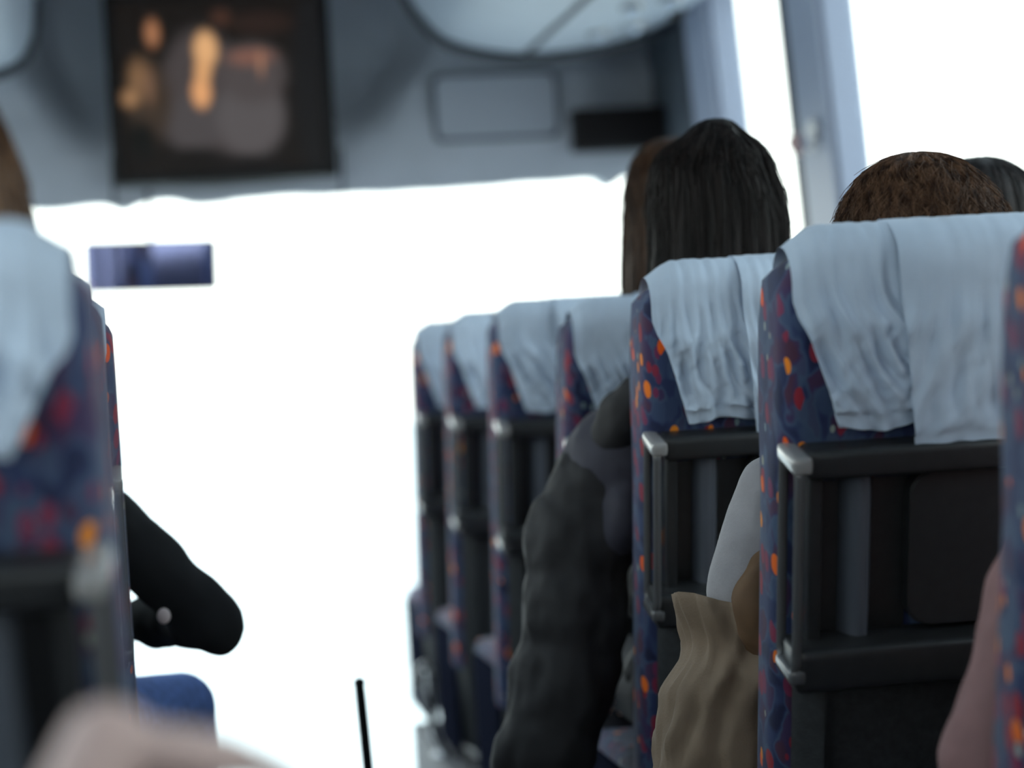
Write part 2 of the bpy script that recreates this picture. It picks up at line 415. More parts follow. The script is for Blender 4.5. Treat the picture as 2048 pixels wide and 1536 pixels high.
# ------------------------------------------------------------ coach seat
W = 0.46
HZ = 0.70
TOP = 0.752
def make_seat(side, rec, seed, label, group, short=False):
    rnd = random.Random(seed)
    ca, sa = math.cos(R(rec)), math.sin(R(rec))
    def P(e, t, s):
        return Vector((side*(e - W/2), t*ca - s*sa, HZ + s*ca + t*sa))
    root = empty('coach_seat'); tag(root, label, 'seat', group)
    # --- upholstered backrest with side bolsters and a rounded headrest
    def ring(s, n=28):
        top = sm(TOP-0.085, TOP, s)
        base = 1 - sm(0.42, 0.53, s)
        rear = 0.000 + 0.022*base + 0.020*top**2
        front = 0.125 - 0.010*sm(0.45, 0.62, s) - 0.070*top - 0.035*(1-sm(-0.06, 0.10, s))*0
        wing = 0.030*sm(0.40, 0.60, s)*(1-top)
        inset = 0.055*(1-math.sqrt(max(0, 1-top*top))) + 0.012*base*0
        e0, e1 = inset, W-inset
        rad = min(0.034, (front-rear)*0.48)
        pts = []
        # rear side, left to right, then front, right to left, as a rounded rectangle
        k = 5
        cs = [(e0+rad, rear+rad, math.pi, 1.5*math.pi), (e1-rad, rear+rad, 1.5*math.pi, 2*math.pi),
              (e1-rad, front-rad, 0, .5*math.pi), (e0+rad, front-rad, .5*math.pi, math.pi)]
        for (cx, ct, a0, a1) in cs:
            for j in range(k+1):
                a = a0 + (a1-a0)*j/k
                e = cx + rad*math.cos(a); t = ct + rad*math.sin(a)
                if ct > (rear+front)/2: t += wing*(abs(e-W/2)/(W/2))**4
                pts.append(P(e, t, s))
            if ct < (rear+front)/2 and a1 < 1.6*math.pi:
                for j in range(1, 6): pts.append(P(e0+rad + (e1-e0-2*rad)*j/6, rear, s))
            if ct > (rear+front)/2 and a1 < 0.6*math.pi:
                for j in range(1, 6):
                    e = e1-rad - (e1-e0-2*rad)*j/6
                    pts.append(P(e, front + wing*(abs(e-W/2)/(W/2))**4 - 0.012*math.sin(math.pi*j/6), s))
        return pts
    ss = [-0.20 + (TOP-0.085+0.20)*i/24 for i in range(24)] + [TOP-0.085+0.085*math.sin(math.pi/2*i/7) for i in range(1, 8)]
    b = bmesh.new(); loft(b, [ring(s) for s in ss]); obj('backrest', b, FAB, root, sharp=70)
    # --- headrest cover: narrow left panel and a wide panel lapped over it
    lap = 0.140 + rnd.uniform(-.01, .02)
    def drape(u, v, e_top, e_bot, f_top, f_bot, s_end, lift, fold, ph):
        # v: 0 front hem .. 1 rear hem, path over the top of the headrest
        Lf, Lt, Lr = 0.15, 0.085, TOP - s_end
        d = v*(Lf+Lt+Lr)
        if d < Lf:
            s, t = TOP-0.06-Lf+d, 0.128 - 0.055*sm(TOP-0.09, TOP-0.05, TOP-0.06-Lf+d); down = 0
            out = (0, 1)
        elif d < Lf+Lt:
            a = (d-Lf)/Lt*math.pi
            t = 0.045 + 0.040*math.cos(a) + 0.0; s = TOP-0.050 + 0.056*math.sin(a)**0.8; down = 0
            out = (0.6, math.cos(a))
        else:
            down = (d-Lf-Lt)/Lr; s = TOP-0.050 - (Lr-0.050)*down; t = 0.004 - 0.010*sm(0, .3, down)
            out = (0, -1)
        e = (e_top + (e_bot-e_top)*down) + u*((f_top + (f_bot-f_top)*down) - (e_top + (e_bot-e_top)*down))
        # rounded shoulder of the headrest
        es = min(e, W-e)
        s -= 0.030*(1-sm(-0.005, 0.055, es))*(1-sm(0.0, 0.5, down))
        onr = d > Lf+Lt
        amp = fold*(0.35+0.65*sm(0, 0.35, down)) if onr else fold*0.25
        q = (e - e_top)*(1 - 0.35*down) + 0.05*down*math.sin(ph) + 0.006*noise.noise(Vector((down*4, e*9, ph)))
        wv = math.sin(q*330+ph+3*down)*0.55 + math.sin(q*205-ph*2-6*down)*0.55 + math.sin(q*118+ph*3+8*down)*0.6 + abs(math.sin(q*160+ph*1.7-5*down))*0.8 - 0.5
        n3 = noise.noise(Vector((q*40, down*3.5+ph, seed)))*1.6 + noise.noise(Vector((q*90+down*16, down*9-ph, seed)))*0.7
        flat = 1 - 0.6*sm(0.88, 0.92, down)
        if onr: t2 = t - (lift + amp*(wv+n3+1.3)*flat)
        elif d > Lf: t2 = t - lift*-math.cos((d-Lf)/Lt*math.pi) - amp*(wv+1)*0.5
        else: t2 = t + lift + 0.004 + amp*0.4*(wv+1)
        if onr and 0.895 < down < 0.915: t2 += 0.0025
        if not onr and d > Lf: s += 0.007 + lift*0.08 + amp*0.5*(wv+n3)
        if onr: s += (0.007+lift*0.08)*(1-sm(0, .15, down)) + 0.004*math.sin(e*60+ph)*down
        return P(e, t2, s)
    s_l, s_r = (0.535, 0.528)
    if short: s_l, s_r = 0.60, 0.58
    f1 = lambda u, v: drape(u, v, 0.010, 0.066, lap+0.03, lap+0.045, s_l-0.012, 0.005, 0.0052, seed*1.3)
    f2 = lambda u, v: drape(u, v, lap, lap+0.022, W-0.012, W-0.022, s_r-0.03, 0.021, 0.0034, seed*2.1+1)
    bm = slab(f1, lambda u, v: (0, 0.0012, -0.0004), 70, 80)
    bm2 = slab(f2, lambda u, v: (0, 0.0012, -0.0004), 110, 70)
    me2 = bpy.data.meshes.new('t'); bm2.to_mesh(me2); bm2.free(); bm.from_mesh(me2); bpy.data.meshes.remove(me2)
    obj('headrest_cover', bm, COVER, root, sharp=50)
    # --- rear shell below the tray
    def sh(u, v):
        e = 0.012 + (W-0.024)*u; s = -0.42 + 0.64*v
        t = 0.008 - 0.018*math.exp(-((e-0.055)/0.012)**2)*sm(0.0, 0.12, 1-v) - 0.010*math.sin(math.pi*u)
        t += 0.05*max(0, abs(u-0.5)*2-0.92)/0.08
        return P(e, t, s)
    obj('rear_shell', slab(sh, lambda u, v: P(0, 0.02, 0)-P(0, 0, 0), 60, 10), SHELL, root, sharp=50)
    # --- tray surround
    def pbox(bm, e0, e1, t0, t1, s0, s1, bev, seg=3):
        k = bmesh.new(); box(k, e0, e1, t0, t1, s0, s1, bev, seg)
        for v in k.verts: v.co = P(v.co.x, v.co.y, v.co.z)
        me = bpy.data.meshes.new('t'); k.to_mesh(me); k.free(); bm.from_mesh(me); bpy.data.meshes.remove(me)
    b = bmesh.new()
    pbox(b, 0.022, W-0.004, -0.036, 0.022, 0.466, 0.504, 0.010)        # top rail
    pbox(b, 0.006, W-0.004, -0.052, 0.022, 0.196, 0.254, 0.014, 4)     # bottom rail
    pbox(b, W-0.026, W-0.004, -0.036, 0.022, 0.240, 0.480, 0.008)
    pbox(b, 0.030, 0.048, -0.014, 0.022, 0.240, 0.480, 0.004)           # inner post
    obj('tray_surround', b, PLASTIC, root)
    # recessed pocket with a rounded column down its middle
    def rec_(u, v):
        e = 0.046 + 0.120*u; s = 0.245 + 0.230*v
        t = 0.018
        return P(e, t, s)
    obj('pocket', slab(rec_, lambda u, v: P(0, 0.004, 0)-P(0, 0, 0), 50, 4), PLASTIC, root, sharp=60)
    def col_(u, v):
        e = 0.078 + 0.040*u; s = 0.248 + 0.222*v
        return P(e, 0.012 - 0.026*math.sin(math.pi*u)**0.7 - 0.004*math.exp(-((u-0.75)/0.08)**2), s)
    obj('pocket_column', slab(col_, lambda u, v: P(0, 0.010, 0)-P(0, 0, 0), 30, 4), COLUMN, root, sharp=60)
    # folded tray table, rounded lower corner on the aisle side
    b = bmesh.new(); outl = []
    e0, e1, s0, s1, r_ = 0.160, W-0.030, 0.262, 0.462, 0.028
    for cx, cz, a0 in ((e0+r_, s0+r_, 180), (e1-r_, s0+r_, 270), (e1-r_, s1-r_, 0), (e0+r_, s1-r_, 90)):
        for j in range(7):
            a = R(a0+15*j); outl.append((cx+r_*math.cos(a), cz+r_*math.sin(a)))
    v0 = [b.verts.new(P(e, -0.012, s)) for e, s in outl]; v1 = [b.verts.new(P(e, 0.010, s)) for e, s in outl]
    b.faces.new(v0); b.faces.new(v1[::-1])
    for j in range(len(outl)): b.faces.new((v0[j], v1[j], v1[(j+1) % len(outl)], v0[(j+1) % len(outl)]))
    bmesh.ops.bevel(b, geom=[e for e in b.edges if e.verts[0] in v0 and e.verts[1] in v0], offset=0.003, segments=3, affect='EDGES')
    obj('tray_table', b, PLASTIC, root)
    b = bmesh.new(); pbox(b, W*0.62, W*0.62+0.05, -0.020, -0.010, 0.455, 0.480, 0.004); obj('tray_latch', b, BLACKP, root)
    # grab handle: an upright loop on the aisle corner
    b = bmesh.new()
    loop = []
    t0, t1, s0, s1, r_ = -0.050, 0.018, 0.222, 0.494, 0.020
    for ct, cs_, a0 in ((t0+r_, s0+r_, 180), (t1-r_, s0+r_, 270), (t1-r_, s1-r_, 0), (t0+r_, s1-r_, 90)):
        for j in range(6):
            a = R(a0+18*j); loop.append((ct+r_*math.cos(a), cs_+r_*math.sin(a)))
    ct, cs_ = (t0+t1)/2, (s0+s1)/2
    hw_e, hw_n = 0.0065, 0.0048
    rr = []
    for (t, s) in loop + [loop[0]]:
        dt, ds = t-ct, s-cs_
        # outward direction in the t-s plane
        ot = 1 if t > t1-r_*0.5 else (-1 if t < t0+r_*0.5 else dt/(t1-t0)*2)
        os_ = 1 if s > s1-r_*0.5 else (-1 if s < s0+r_*0.5 else 0)
        o_ = Vector((ot, os_)); o_ = o_.normalized() if o_.length > 0 else Vector((1, 0))
        ring_ = []
        for j in range(10):
            a = 2*math.pi*j/10
            ring_.append(P(0.007 + hw_e*math.cos(a), t + o_.x*hw_n*math.sin(a), s + o_.y*hw_n*math.sin(a)))
        rr.append(ring_)
    vv = [[b.verts.new(p) for p in r] for r in rr[:-1]]
    for i in range(len(vv)):
        A_, B_ = vv[i], vv[(i+1) % len(vv)]
        for k in range(10): b.faces.new((A_[k], A_[(k+1) % 10], B_[(k+1) % 10], B_[k]))
    h = obj('grab_handle', b, HANDLE, root, sharp=60)
    b = bmesh.new(); pbox(b, -0.002, 0.024, -0.055, 0.022, 0.480, 0.503, 0.009, 4); obj('end_cap', b, CAP, h)
    b = bmesh.new(); pbox(b, -0.002, 0.020, -0.055, 0.018, 0.210, 0.230, 0.009, 4); obj('end_cap', b, HANDLE, h)
    # seat cushion, side cheeks and pedestal
    b = bmesh.new(); box(b, -W/2+0.012, W/2-0.012, 0.14, 0.56, 0.50, 0.63, 0.035, 4); obj('seat_cushion', b, FAB, root)
    for k in (0, 1):
        b = bmesh.new(); x = -W/2 if k == 0 else W/2-0.014
        box(b, x, x+0.014, 0.12, 0.50, 0.27, 0.60, 0.006); obj('side_panel', b, SIDEP, root)
    b = bmesh.new(); box(b, -W/2+0.02, W/2-0.02, 0.16, 0.54, 0.45, 0.51, 0.012); obj('seat_pan', b, BLACKP, root)
    for x in (-0.16, 0.16):
        b = bmesh.new(); box(b, x-0.02, x+0.02, 0.14, 0.52, 0.25, 0.275, 0.006); box(b, x-0.017, x+0.017, 0.24, 0.40, 0.27, 0.46, 0.008); obj('leg', b, METAL, root)
    return root

def place_seat(side, y_rear, X_edge, rec=15.0, seed=1, label='', group='', dz=0.0, short=False):
    s = make_seat(side, rec, seed, label, group, short)
    s.location = (X_edge + side*W/2, y_rear + 0.51*math.sin(R(rec)), dz)
    return s
XE = 0.7526
GR = 'coach seats right of the aisle'
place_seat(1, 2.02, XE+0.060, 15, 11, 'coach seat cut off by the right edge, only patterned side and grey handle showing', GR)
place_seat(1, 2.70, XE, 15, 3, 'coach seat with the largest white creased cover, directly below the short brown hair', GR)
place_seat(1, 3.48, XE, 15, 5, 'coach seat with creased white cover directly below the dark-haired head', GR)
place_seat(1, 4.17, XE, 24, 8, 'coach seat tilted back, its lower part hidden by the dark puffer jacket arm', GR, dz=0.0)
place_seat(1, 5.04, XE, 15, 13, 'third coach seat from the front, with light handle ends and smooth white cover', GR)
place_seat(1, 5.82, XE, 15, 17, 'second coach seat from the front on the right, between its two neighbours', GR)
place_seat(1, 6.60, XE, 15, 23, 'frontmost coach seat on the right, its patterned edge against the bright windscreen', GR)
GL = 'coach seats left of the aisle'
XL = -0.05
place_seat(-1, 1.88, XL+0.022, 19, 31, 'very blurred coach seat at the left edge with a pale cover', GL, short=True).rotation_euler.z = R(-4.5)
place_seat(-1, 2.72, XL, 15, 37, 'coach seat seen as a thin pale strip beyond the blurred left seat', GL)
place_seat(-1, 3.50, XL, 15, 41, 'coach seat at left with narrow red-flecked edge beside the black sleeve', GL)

# ------------------------------------------------------------ luggage racks
def rack(side, prof, y0, y1, label, split):
    root = empty('luggage_rack', (0, 0, 0)); tag(root, label, 'luggage rack', 'overhead luggage racks')
    pts = []
    for i in range(len(prof)-1):                      # Catmull-Rom through the profile
        p0 = Vector(prof[max(i-1, 0)]); p1 = Vector(prof[i]); p2 = Vector(prof[i+1]); p3 = Vector(prof[min(i+2, len(prof)-1)])
        for k in range(8):
            t = k/8; pts.append(0.5*((2*p1) + (p2-p0)*t + (2*p0-5*p1+4*p2-p3)*t*t + (3*p1-p0-3*p2+p3)*t**3))
    pts.append(Vector(prof[-1]))
    b = bmesh.new()
    top = [Vector((pts[-1].x, 2.455)), Vector((pts[0].x, 2.50))]
    ring = [(p.x, p.y) for p in pts] + [(q.x, q.y) for q in top]
    loft(b, [[(x, y, z) for x, z in ring] for y in (y0, y1)])
    obj('rack_body', b, RACK, root, sharp=40)
    b = bmesh.new()
    tube(b, [(p.x, y1+0.005, p.y-0.010) for p in pts], 0.020, 10); obj('end_trim', b, RUBBER, root)
    b = bmesh.new()
    near = min(pts, key=lambda p: abs(p.x-split))
    tube(b, [(near.x, y0, near.y-0.002), (near.x, y1, near.y-0.002)], 0.009, 8); obj('panel_seam', b, RUBBER, root)
    # service strip with lamps and nozzles over each row
    def under(x): return min(pts, key=lambda p: abs(p.x-x)).y
    sg = 1 if side > 0 else -1
    for yy in (6.15, 6.62):
        for dx in (0.16, 0.27):
            x = split + sg*dx
            b = bmesh.new(); bmesh.ops.create_cone(b, cap_ends=True, segments=20, radius1=0.030, radius2=0.036, depth=0.014, matrix=Matrix.Translation((x, yy, under(x)-0.004)))
            k = obj('reading_light', b, CAP, root)
            b = bmesh.new(); bmesh.ops.create_uvsphere(b, u_segments=12, v_segments=8, radius=0.018, matrix=Matrix.Translation((x, yy, under(x)-0.010))); obj('lens', b, COVER, k)
        x = split + sg*0.40
        b = bmesh.new(); bmesh.ops.create_cone(b, cap_ends=True, segments=16, radius1=0.020, radius2=0.028, depth=0.022, matrix=Matrix.Translation((x, yy, under(x)-0.008))); obj('air_nozzle', b, BLACKP, root)
    return root
rack(1, [(0.83, 2.50), (0.88, 2.40), (0.98, 2.31), (1.20, 2.265), (1.45, 2.285), (1.64, 2.34), (1.715, 2.40)], YB+0.05, 6.98,
     'pale rounded luggage rack overhead on the right, in front of the bulkhead', 1.20)
rack(-1, [(-0.27, 2.50), (-0.29, 2.36), (-0.36, 2.285), (-0.55, 2.265), (-0.80, 2.30), (-0.975, 2.40)], YB+0.05, 6.98,
     'pale luggage rack corner at the top left of the photo', -0.55)

# ------------------------------------------------------------ television
tv = empty('television', (0.28, 7.38, 1.955)); tag(tv, 'dark television set into the front bulkhead showing a warm-toned film', 'television')
b = bmesh.new()
def tvf(u, v):
    x = -0.355 + 0.71*u; zb = -0.012*math.sin(math.pi*u); z = zb + (0.60-zb)*v
    return (x, -0.02, z)
bb = slab(tvf, lambda u, v: (0, 0.13, 0), 24, 2)
obj('housing', bb, BLACKP, tv, sharp=40)
b = bmesh.new()
for a in ((-0.355, -0.325, 0.0, 0.60), (0.325, 0.355, 0.0, 0.60), (-0.355, 0.355, -0.005, 0.025), (-0.355, 0.355, 0.575, 0.60)):
    box(b, a[0], a[1], -0.045, -0.015, a[2], a[3], 0.008)
obj('bezel', b, BLACKP, tv)
def screen_mat():
    m = bpy.data.materials.new('film_picture'); m.use_nodes = True
    n = m.node_tree; bs = n.nodes['Principled BSDF']; L = n.links
    bs.inputs['Base Color'].default_value = (0.01, 0.01, 0.01, 1); bs.inputs['Roughness'].default_value = 0.6; bs.inputs['Specular IOR Level'].default_value = 0.15
    tcn = n.nodes.new('ShaderNodeTexCoord'); prev = None
    def lin(c): return tuple(((v/255)/12.92 if v/255 <= 0.04045 else ((v/255+0.055)/1.055)**2.4) for v in c)
    rgb = n.nodes.new('ShaderNodeRGB'); rgb.outputs[0].default_value = (*lin((24, 19, 16)), 1); prev = rgb.outputs[0]
    K = 1/629
    for (px, py, rx, ry, c, soft) in (
        (430, 205, 150, 128, (70, 63, 63), .3), (400, 150, 85, 110, (74, 67, 67), .45), (390, 250, 80, 75, (78, 73, 74), .5), (500, 240, 85, 95, (90, 85, 86), .4), (505, 150, 85, 80, (80, 73, 73), .5), (300, 210, 60, 110, (62, 50, 40), .6), (520, 50, 90, 32, (44, 30, 24), .6),
        (440, 40, 30, 25, (70, 45, 34), .7), (305, 75, 22, 42, (175, 120, 85), .8), (278, 165, 32, 60, (135, 102, 72), .9),
        (262, 205, 28, 30, (165, 125, 88), .9), (300, 180, 18, 60, (120, 90, 70), .9), (410, 105, 32, 50, (235, 180, 125), .6),
        (402, 190, 26, 44, (235, 170, 115), .6), (405, 148, 24, 36, (228, 170, 115), .7), (500, 118, 68, 26, (128, 90, 78), .7), (520, 130, 9, 42, (165, 120, 95), .8),
        (285, 290, 38, 55, (15, 15, 13), .6), (395, 325, 80, 34, (22, 18, 16), .6), (500, 335, 90, 28, (24, 20, 20), .6), (255, 330, 50, 30, (20, 16, 14), .6),
        (640, 180, 60, 260, (24, 23, 24), .25)):
        X = (px + 0.06*(770-py) - 300)*K - 0.28; Z = (784-0.06*px + 18 - py)*K + 1.3 - 1.955
        mp = n.nodes.new('ShaderNodeMapping'); mp.vector_type = 'POINT'
        mp.inputs['Scale'].default_value = (1/(rx*K), 0, 1/(ry*K)); mp.inputs['Location'].default_value = (-X/(rx*K), 0, -Z/(ry*K))
        L.new(tcn.outputs['Object'], mp.inputs[0])
        ln = n.nodes.new('ShaderNodeVectorMath'); ln.operation = 'LENGTH'; L.new(mp.outputs[0], ln.inputs[0])
        mr = n.nodes.new('ShaderNodeMapRange'); mr.interpolation_type = 'SMOOTHSTEP'
        mr.inputs['From Min'].default_value = 1-soft; mr.inputs['From Max'].default_value = 1.0
        mr.inputs['To Min'].default_value = 1; mr.inputs['To Max'].default_value = 0
        L.new(ln.outputs['Value'], mr.inputs['Value'])
        mx = n.nodes.new('ShaderNodeMix'); mx.data_type = 'RGBA'; mx.inputs[7].default_value = (*lin(c), 1)
        L.new(mr.outputs[0], mx.inputs[0]); L.new(prev, mx.inputs[6]); prev = mx.outputs[2]
    L.new(prev, bs.inputs['Emission Color']); bs.inputs['Emission Strength'].default_value = 0.235
    return m
b = bmesh.new(); box(b, -0.33, 0.33, -0.026, -0.020, 0.02, 0.58); obj('screen', b, screen_mat(), tv, smooth=False)

# ------------------------------------------------------------ mirror, display, hatch, hooks
mr_ = empty('rear_view_mirror', (0.027, 7.30, 1.688)); tag(mr_, 'small rectangular interior mirror hanging in the bright windscreen', 'mirror')
mr_.rotation_euler = (R(3.2), R(1.5), R(-0.8))
b = bmesh.new(); box(b, -0.206, 0.206, 0.004, 0.030, -0.080, 0.080, 0.010, 3); obj('frame', b, BLACKP, mr_)
def mf(u, v):
    x = -0.202 + 0.404*u; z = -0.076 + 0.152*v
    return (x, -0.006 + 0.20*x*x, z)
obj('mirror_glass', slab(mf, lambda u, v: (0, 0.010, 0), 24, 4), MIRROR, mr_, sharp=60)
b = bmesh.new(); tube(b, [(0, 0.022, 0.06), (0.0, 0.06, 0.14), (-0.005, 0.20, 0.235)], 0.006, 8); obj('bracket', b, BLACKP, mr_)
dp = empty('display_box', (1.578, 7.56, 2.068)); tag(dp, 'black rectangular display box on the grey bulkhead near the right pillar', 'display')
b = bmesh.new(); box(b, -0.155, 0.155, -0.16, 0.10, -0.070, 0.070, 0.010, 3); obj('housing', b, BLACKP, dp)
b = bmesh.new(); box(b, -0.138, 0.138, -0.164, -0.155, -0.055, 0.055, 0.003); obj('screen', b, mat('dark_glass', (0.008, 0.007, 0.008), 0.6, spec=0.2), dp)
hp = empty('access_hatch', (1.178, 7.475, 2.165)); tag(hp, 'grey rectangular access hatch with rounded corners in the front bulkhead', 'hatch')
def rrect(bm, hw, hh, r_, ya, yb, bev):
    o = []
    for cx, cz, a0 in ((hw-r_, hh-r_, 0), (-hw+r_, hh-r_, 90), (-hw+r_, -hh+r_, 180), (hw-r_, -hh+r_, 270)):
        for j in range(7): a = R(a0+15*j); o.append((cx+r_*math.cos(a), cz+r_*math.sin(a)))
    A = [bm.verts.new((x, ya, z)) for x, z in o]; B = [bm.verts.new((x, yb, z)) for x, z in o]
    bm.faces.new(A); bm.faces.new(B[::-1])
    for j in range(len(o)): bm.faces.new((A[j], B[j], B[(j+1) % len(o)], A[(j+1) % len(o)]))
    if bev: bmesh.ops.bevel(bm, geom=[e for e in bm.edges if e.verts[0] in A and e.verts[1] in A], offset=bev, segments=3, affect='EDGES')
b = bmesh.new(); rrect(b, 0.212, 0.114, 0.03, -0.008, 0.06, 0.0); obj('gasket', b, PANEL_D, hp)
b = bmesh.new(); rrect(b, 0.198, 0.100, 0.025, -0.016, 0.05, 0.006); obj('hatch_door', b, mat('hatch_panel', (0.34, 0.375, 0.44), 0.55), hp)
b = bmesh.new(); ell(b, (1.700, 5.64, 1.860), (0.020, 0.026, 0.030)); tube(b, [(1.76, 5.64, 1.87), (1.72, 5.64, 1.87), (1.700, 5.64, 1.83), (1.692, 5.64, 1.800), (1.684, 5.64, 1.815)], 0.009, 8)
tag(obj('coat_hook', b, mat('hook_highlight_white', (0.75, 0.75, 0.75), 0.2)), 'small shiny coat hook on the wide window pillar', 'coat hook')  # near-white base colour paints in the bright highlight on the hook
b = bmesh.new(); box(b, 1.705, 1.77, 5.80, 5.84, 1.81, 1.87, 0.01); ell(b, (1.705, 5.82, 1.845), (0.020, 0.022, 0.026))
tag(obj('window_catch', b, mat('pink_plastic', (0.62, 0.42, 0.40), 0.4)), 'small pinkish catch beside the coat hook on the window pillar', 'catch')
# slim black post in the aisle, silver-headed rail by the front right seat
t = empty('walking_pole', (0.385, 4.3, 0)); tag(t, 'thin black pole standing in the aisle, left of the seat row', 'pole')
b = bmesh.new(); tube(b, [(0.0, 0, 0.012), (-0.015, 0, 0.35), (-0.030, 0, 0.70), (-0.031, 0, 0.722)], [0.0105, 0.0105, 0.0105, 0.0100], 12); obj('shaft', b, BLACKP, t)
b = bmesh.new(); ell(b, (-0.031, 0, 0.728), (0.0115, 0.0115, 0.011)); obj('knob', b, BLACKP, t)
b = bmesh.new(); tube(b, [(0.001, 0, 0.0), (0, 0, 0.03)], [0.017, 0.0125], 14); obj('foot', b, RUBBER, t)
t = empty('grab_rail', (0.735, 6.28, 0.25)); tag(t, 'low silver-headed grab rail beside the frontmost seats at the aisle edge', 'grab rail')
b = bmesh.new(); tube(b, [(0.0, 0, 0), (-0.022, 0, 0.08), (-0.050, 0, 0.19), (-0.055, 0.01, 0.215), (-0.045, 0.05, 0.232), (-0.02, 0.12, 0.235), (0.0, 0.22, 0.20), (0.01, 0.26, 0.0)], 0.012, 12); obj('rail', b, METAL, t)
b = bmesh.new(); ell(b, (-0.056, 0.005, 0.215), (0.020, 0.022, 0.034)); obj('end_cap', b, CAP, t)
b = bmesh.new(); bmesh.ops.create_cone(b, cap_ends=True, segments=16, radius1=0.03, radius2=0.024, depth=0.012, matrix=Matrix.Translation((0, 0, 0.006))); obj('base_plate', b, METAL, t)

# ------------------------------------------------------------ people
def hand(bm, wrist, d, nrm, thumb_side, curl=0.35, sz=1.0):
    """palm with four bent fingers and a thumb; d = pointing direction, nrm = back of the hand"""
    d = Vector(d).normalized(); nrm = Vector(nrm); nrm = (nrm - d*nrm.dot(d)).normalized(); sd = d.cross(nrm)*thumb_side
    w_ = Vector(wrist)
    rot = Matrix((sd, d, nrm)).transposed()
    ell(bm, w_ + d*0.045*sz, (0.040*sz, 0.052*sz, 0.016*sz), rot)
    ell(bm, w_ + d*0.005, (0.028*sz, 0.03*sz, 0.020*sz), rot)
    ell(bm, w_ + d*0.03*sz + sd*0.024*sz - nrm*0.006, (0.018*sz, 0.032*sz, 0.016*sz), rot)
    for i, (off, ln) in enumerate(((0.029, 0.070), (0.010, 0.078), (-0.010, 0.073), (-0.029, 0.058))):
        p = w_ + d*0.084*sz + sd*off*sz; a = 0.15 + 0.05*i; q = d.copy(); pts = [w_ + d*0.06*sz + sd*off*0.9*sz, p]
        for k, fr in enumerate((0.45, 0.30, 0.25)):
            a += curl*(1.0 if k else 0.8)
            q = d*math.cos(a) - nrm*math.sin(a) + sd*off*1.6
            p = p + q.normalized()*ln*fr*sz; pts.append(p)
        limb(bm, pts, [0.0095*sz, 0.0095*sz, 0.0088*sz, 0.0080*sz, 0.0070*sz], n=10)
    p0 = w_ + d*0.022*sz + sd*0.028*sz - nrm*0.004
    p1 = p0 + (d*0.6 + sd*0.75 - nrm*0.15).normalized()*0.038*sz; p2 = p1 + (d*0.9 + sd*0.35 - nrm*0.35).normalized()*0.030*sz
    limb(bm, [p0, p1, p2], [0.0125*sz, 0.0105*sz, 0.0085*sz], n=10)
def head(bm, c, k=1.0):
    c = Vector(c); A = lambda dx, dy, dz, r: ell(bm, c + Vector((dx, dy, dz))*k, tuple(v*k for v in r))
    A(0, -0.010, 0.022, (0.075, 0.093, 0.090)); A(0, 0.030, -0.030, (0.060, 0.062, 0.074)); A(0, 0.046, -0.082, (0.040, 0.038, 0.028))
    A(0, 0.060, 0.030, (0.055, 0.032, 0.045)); A(0, 0.097, -0.018, (0.011, 0.014, 0.020)); A(0, 0.090, 0.004, (0.008, 0.010, 0.022))
    A(0, 0.083, -0.056, (0.023, 0.010, 0.006)); A(0, 0.081, -0.064, (0.019, 0.010, 0.006)); A(0.036, 0.066, -0.026, (0.02, 0.02, 0.018)); A(-0.036, 0.066, -0.026, (0.02, 0.02, 0.018))
    for s in (-1, 1):
        A(s*0.076, -0.002, -0.014, (0.009, 0.019, 0.031)); A(s*0.079, -0.012, -0.004, (0.006, 0.014, 0.022))
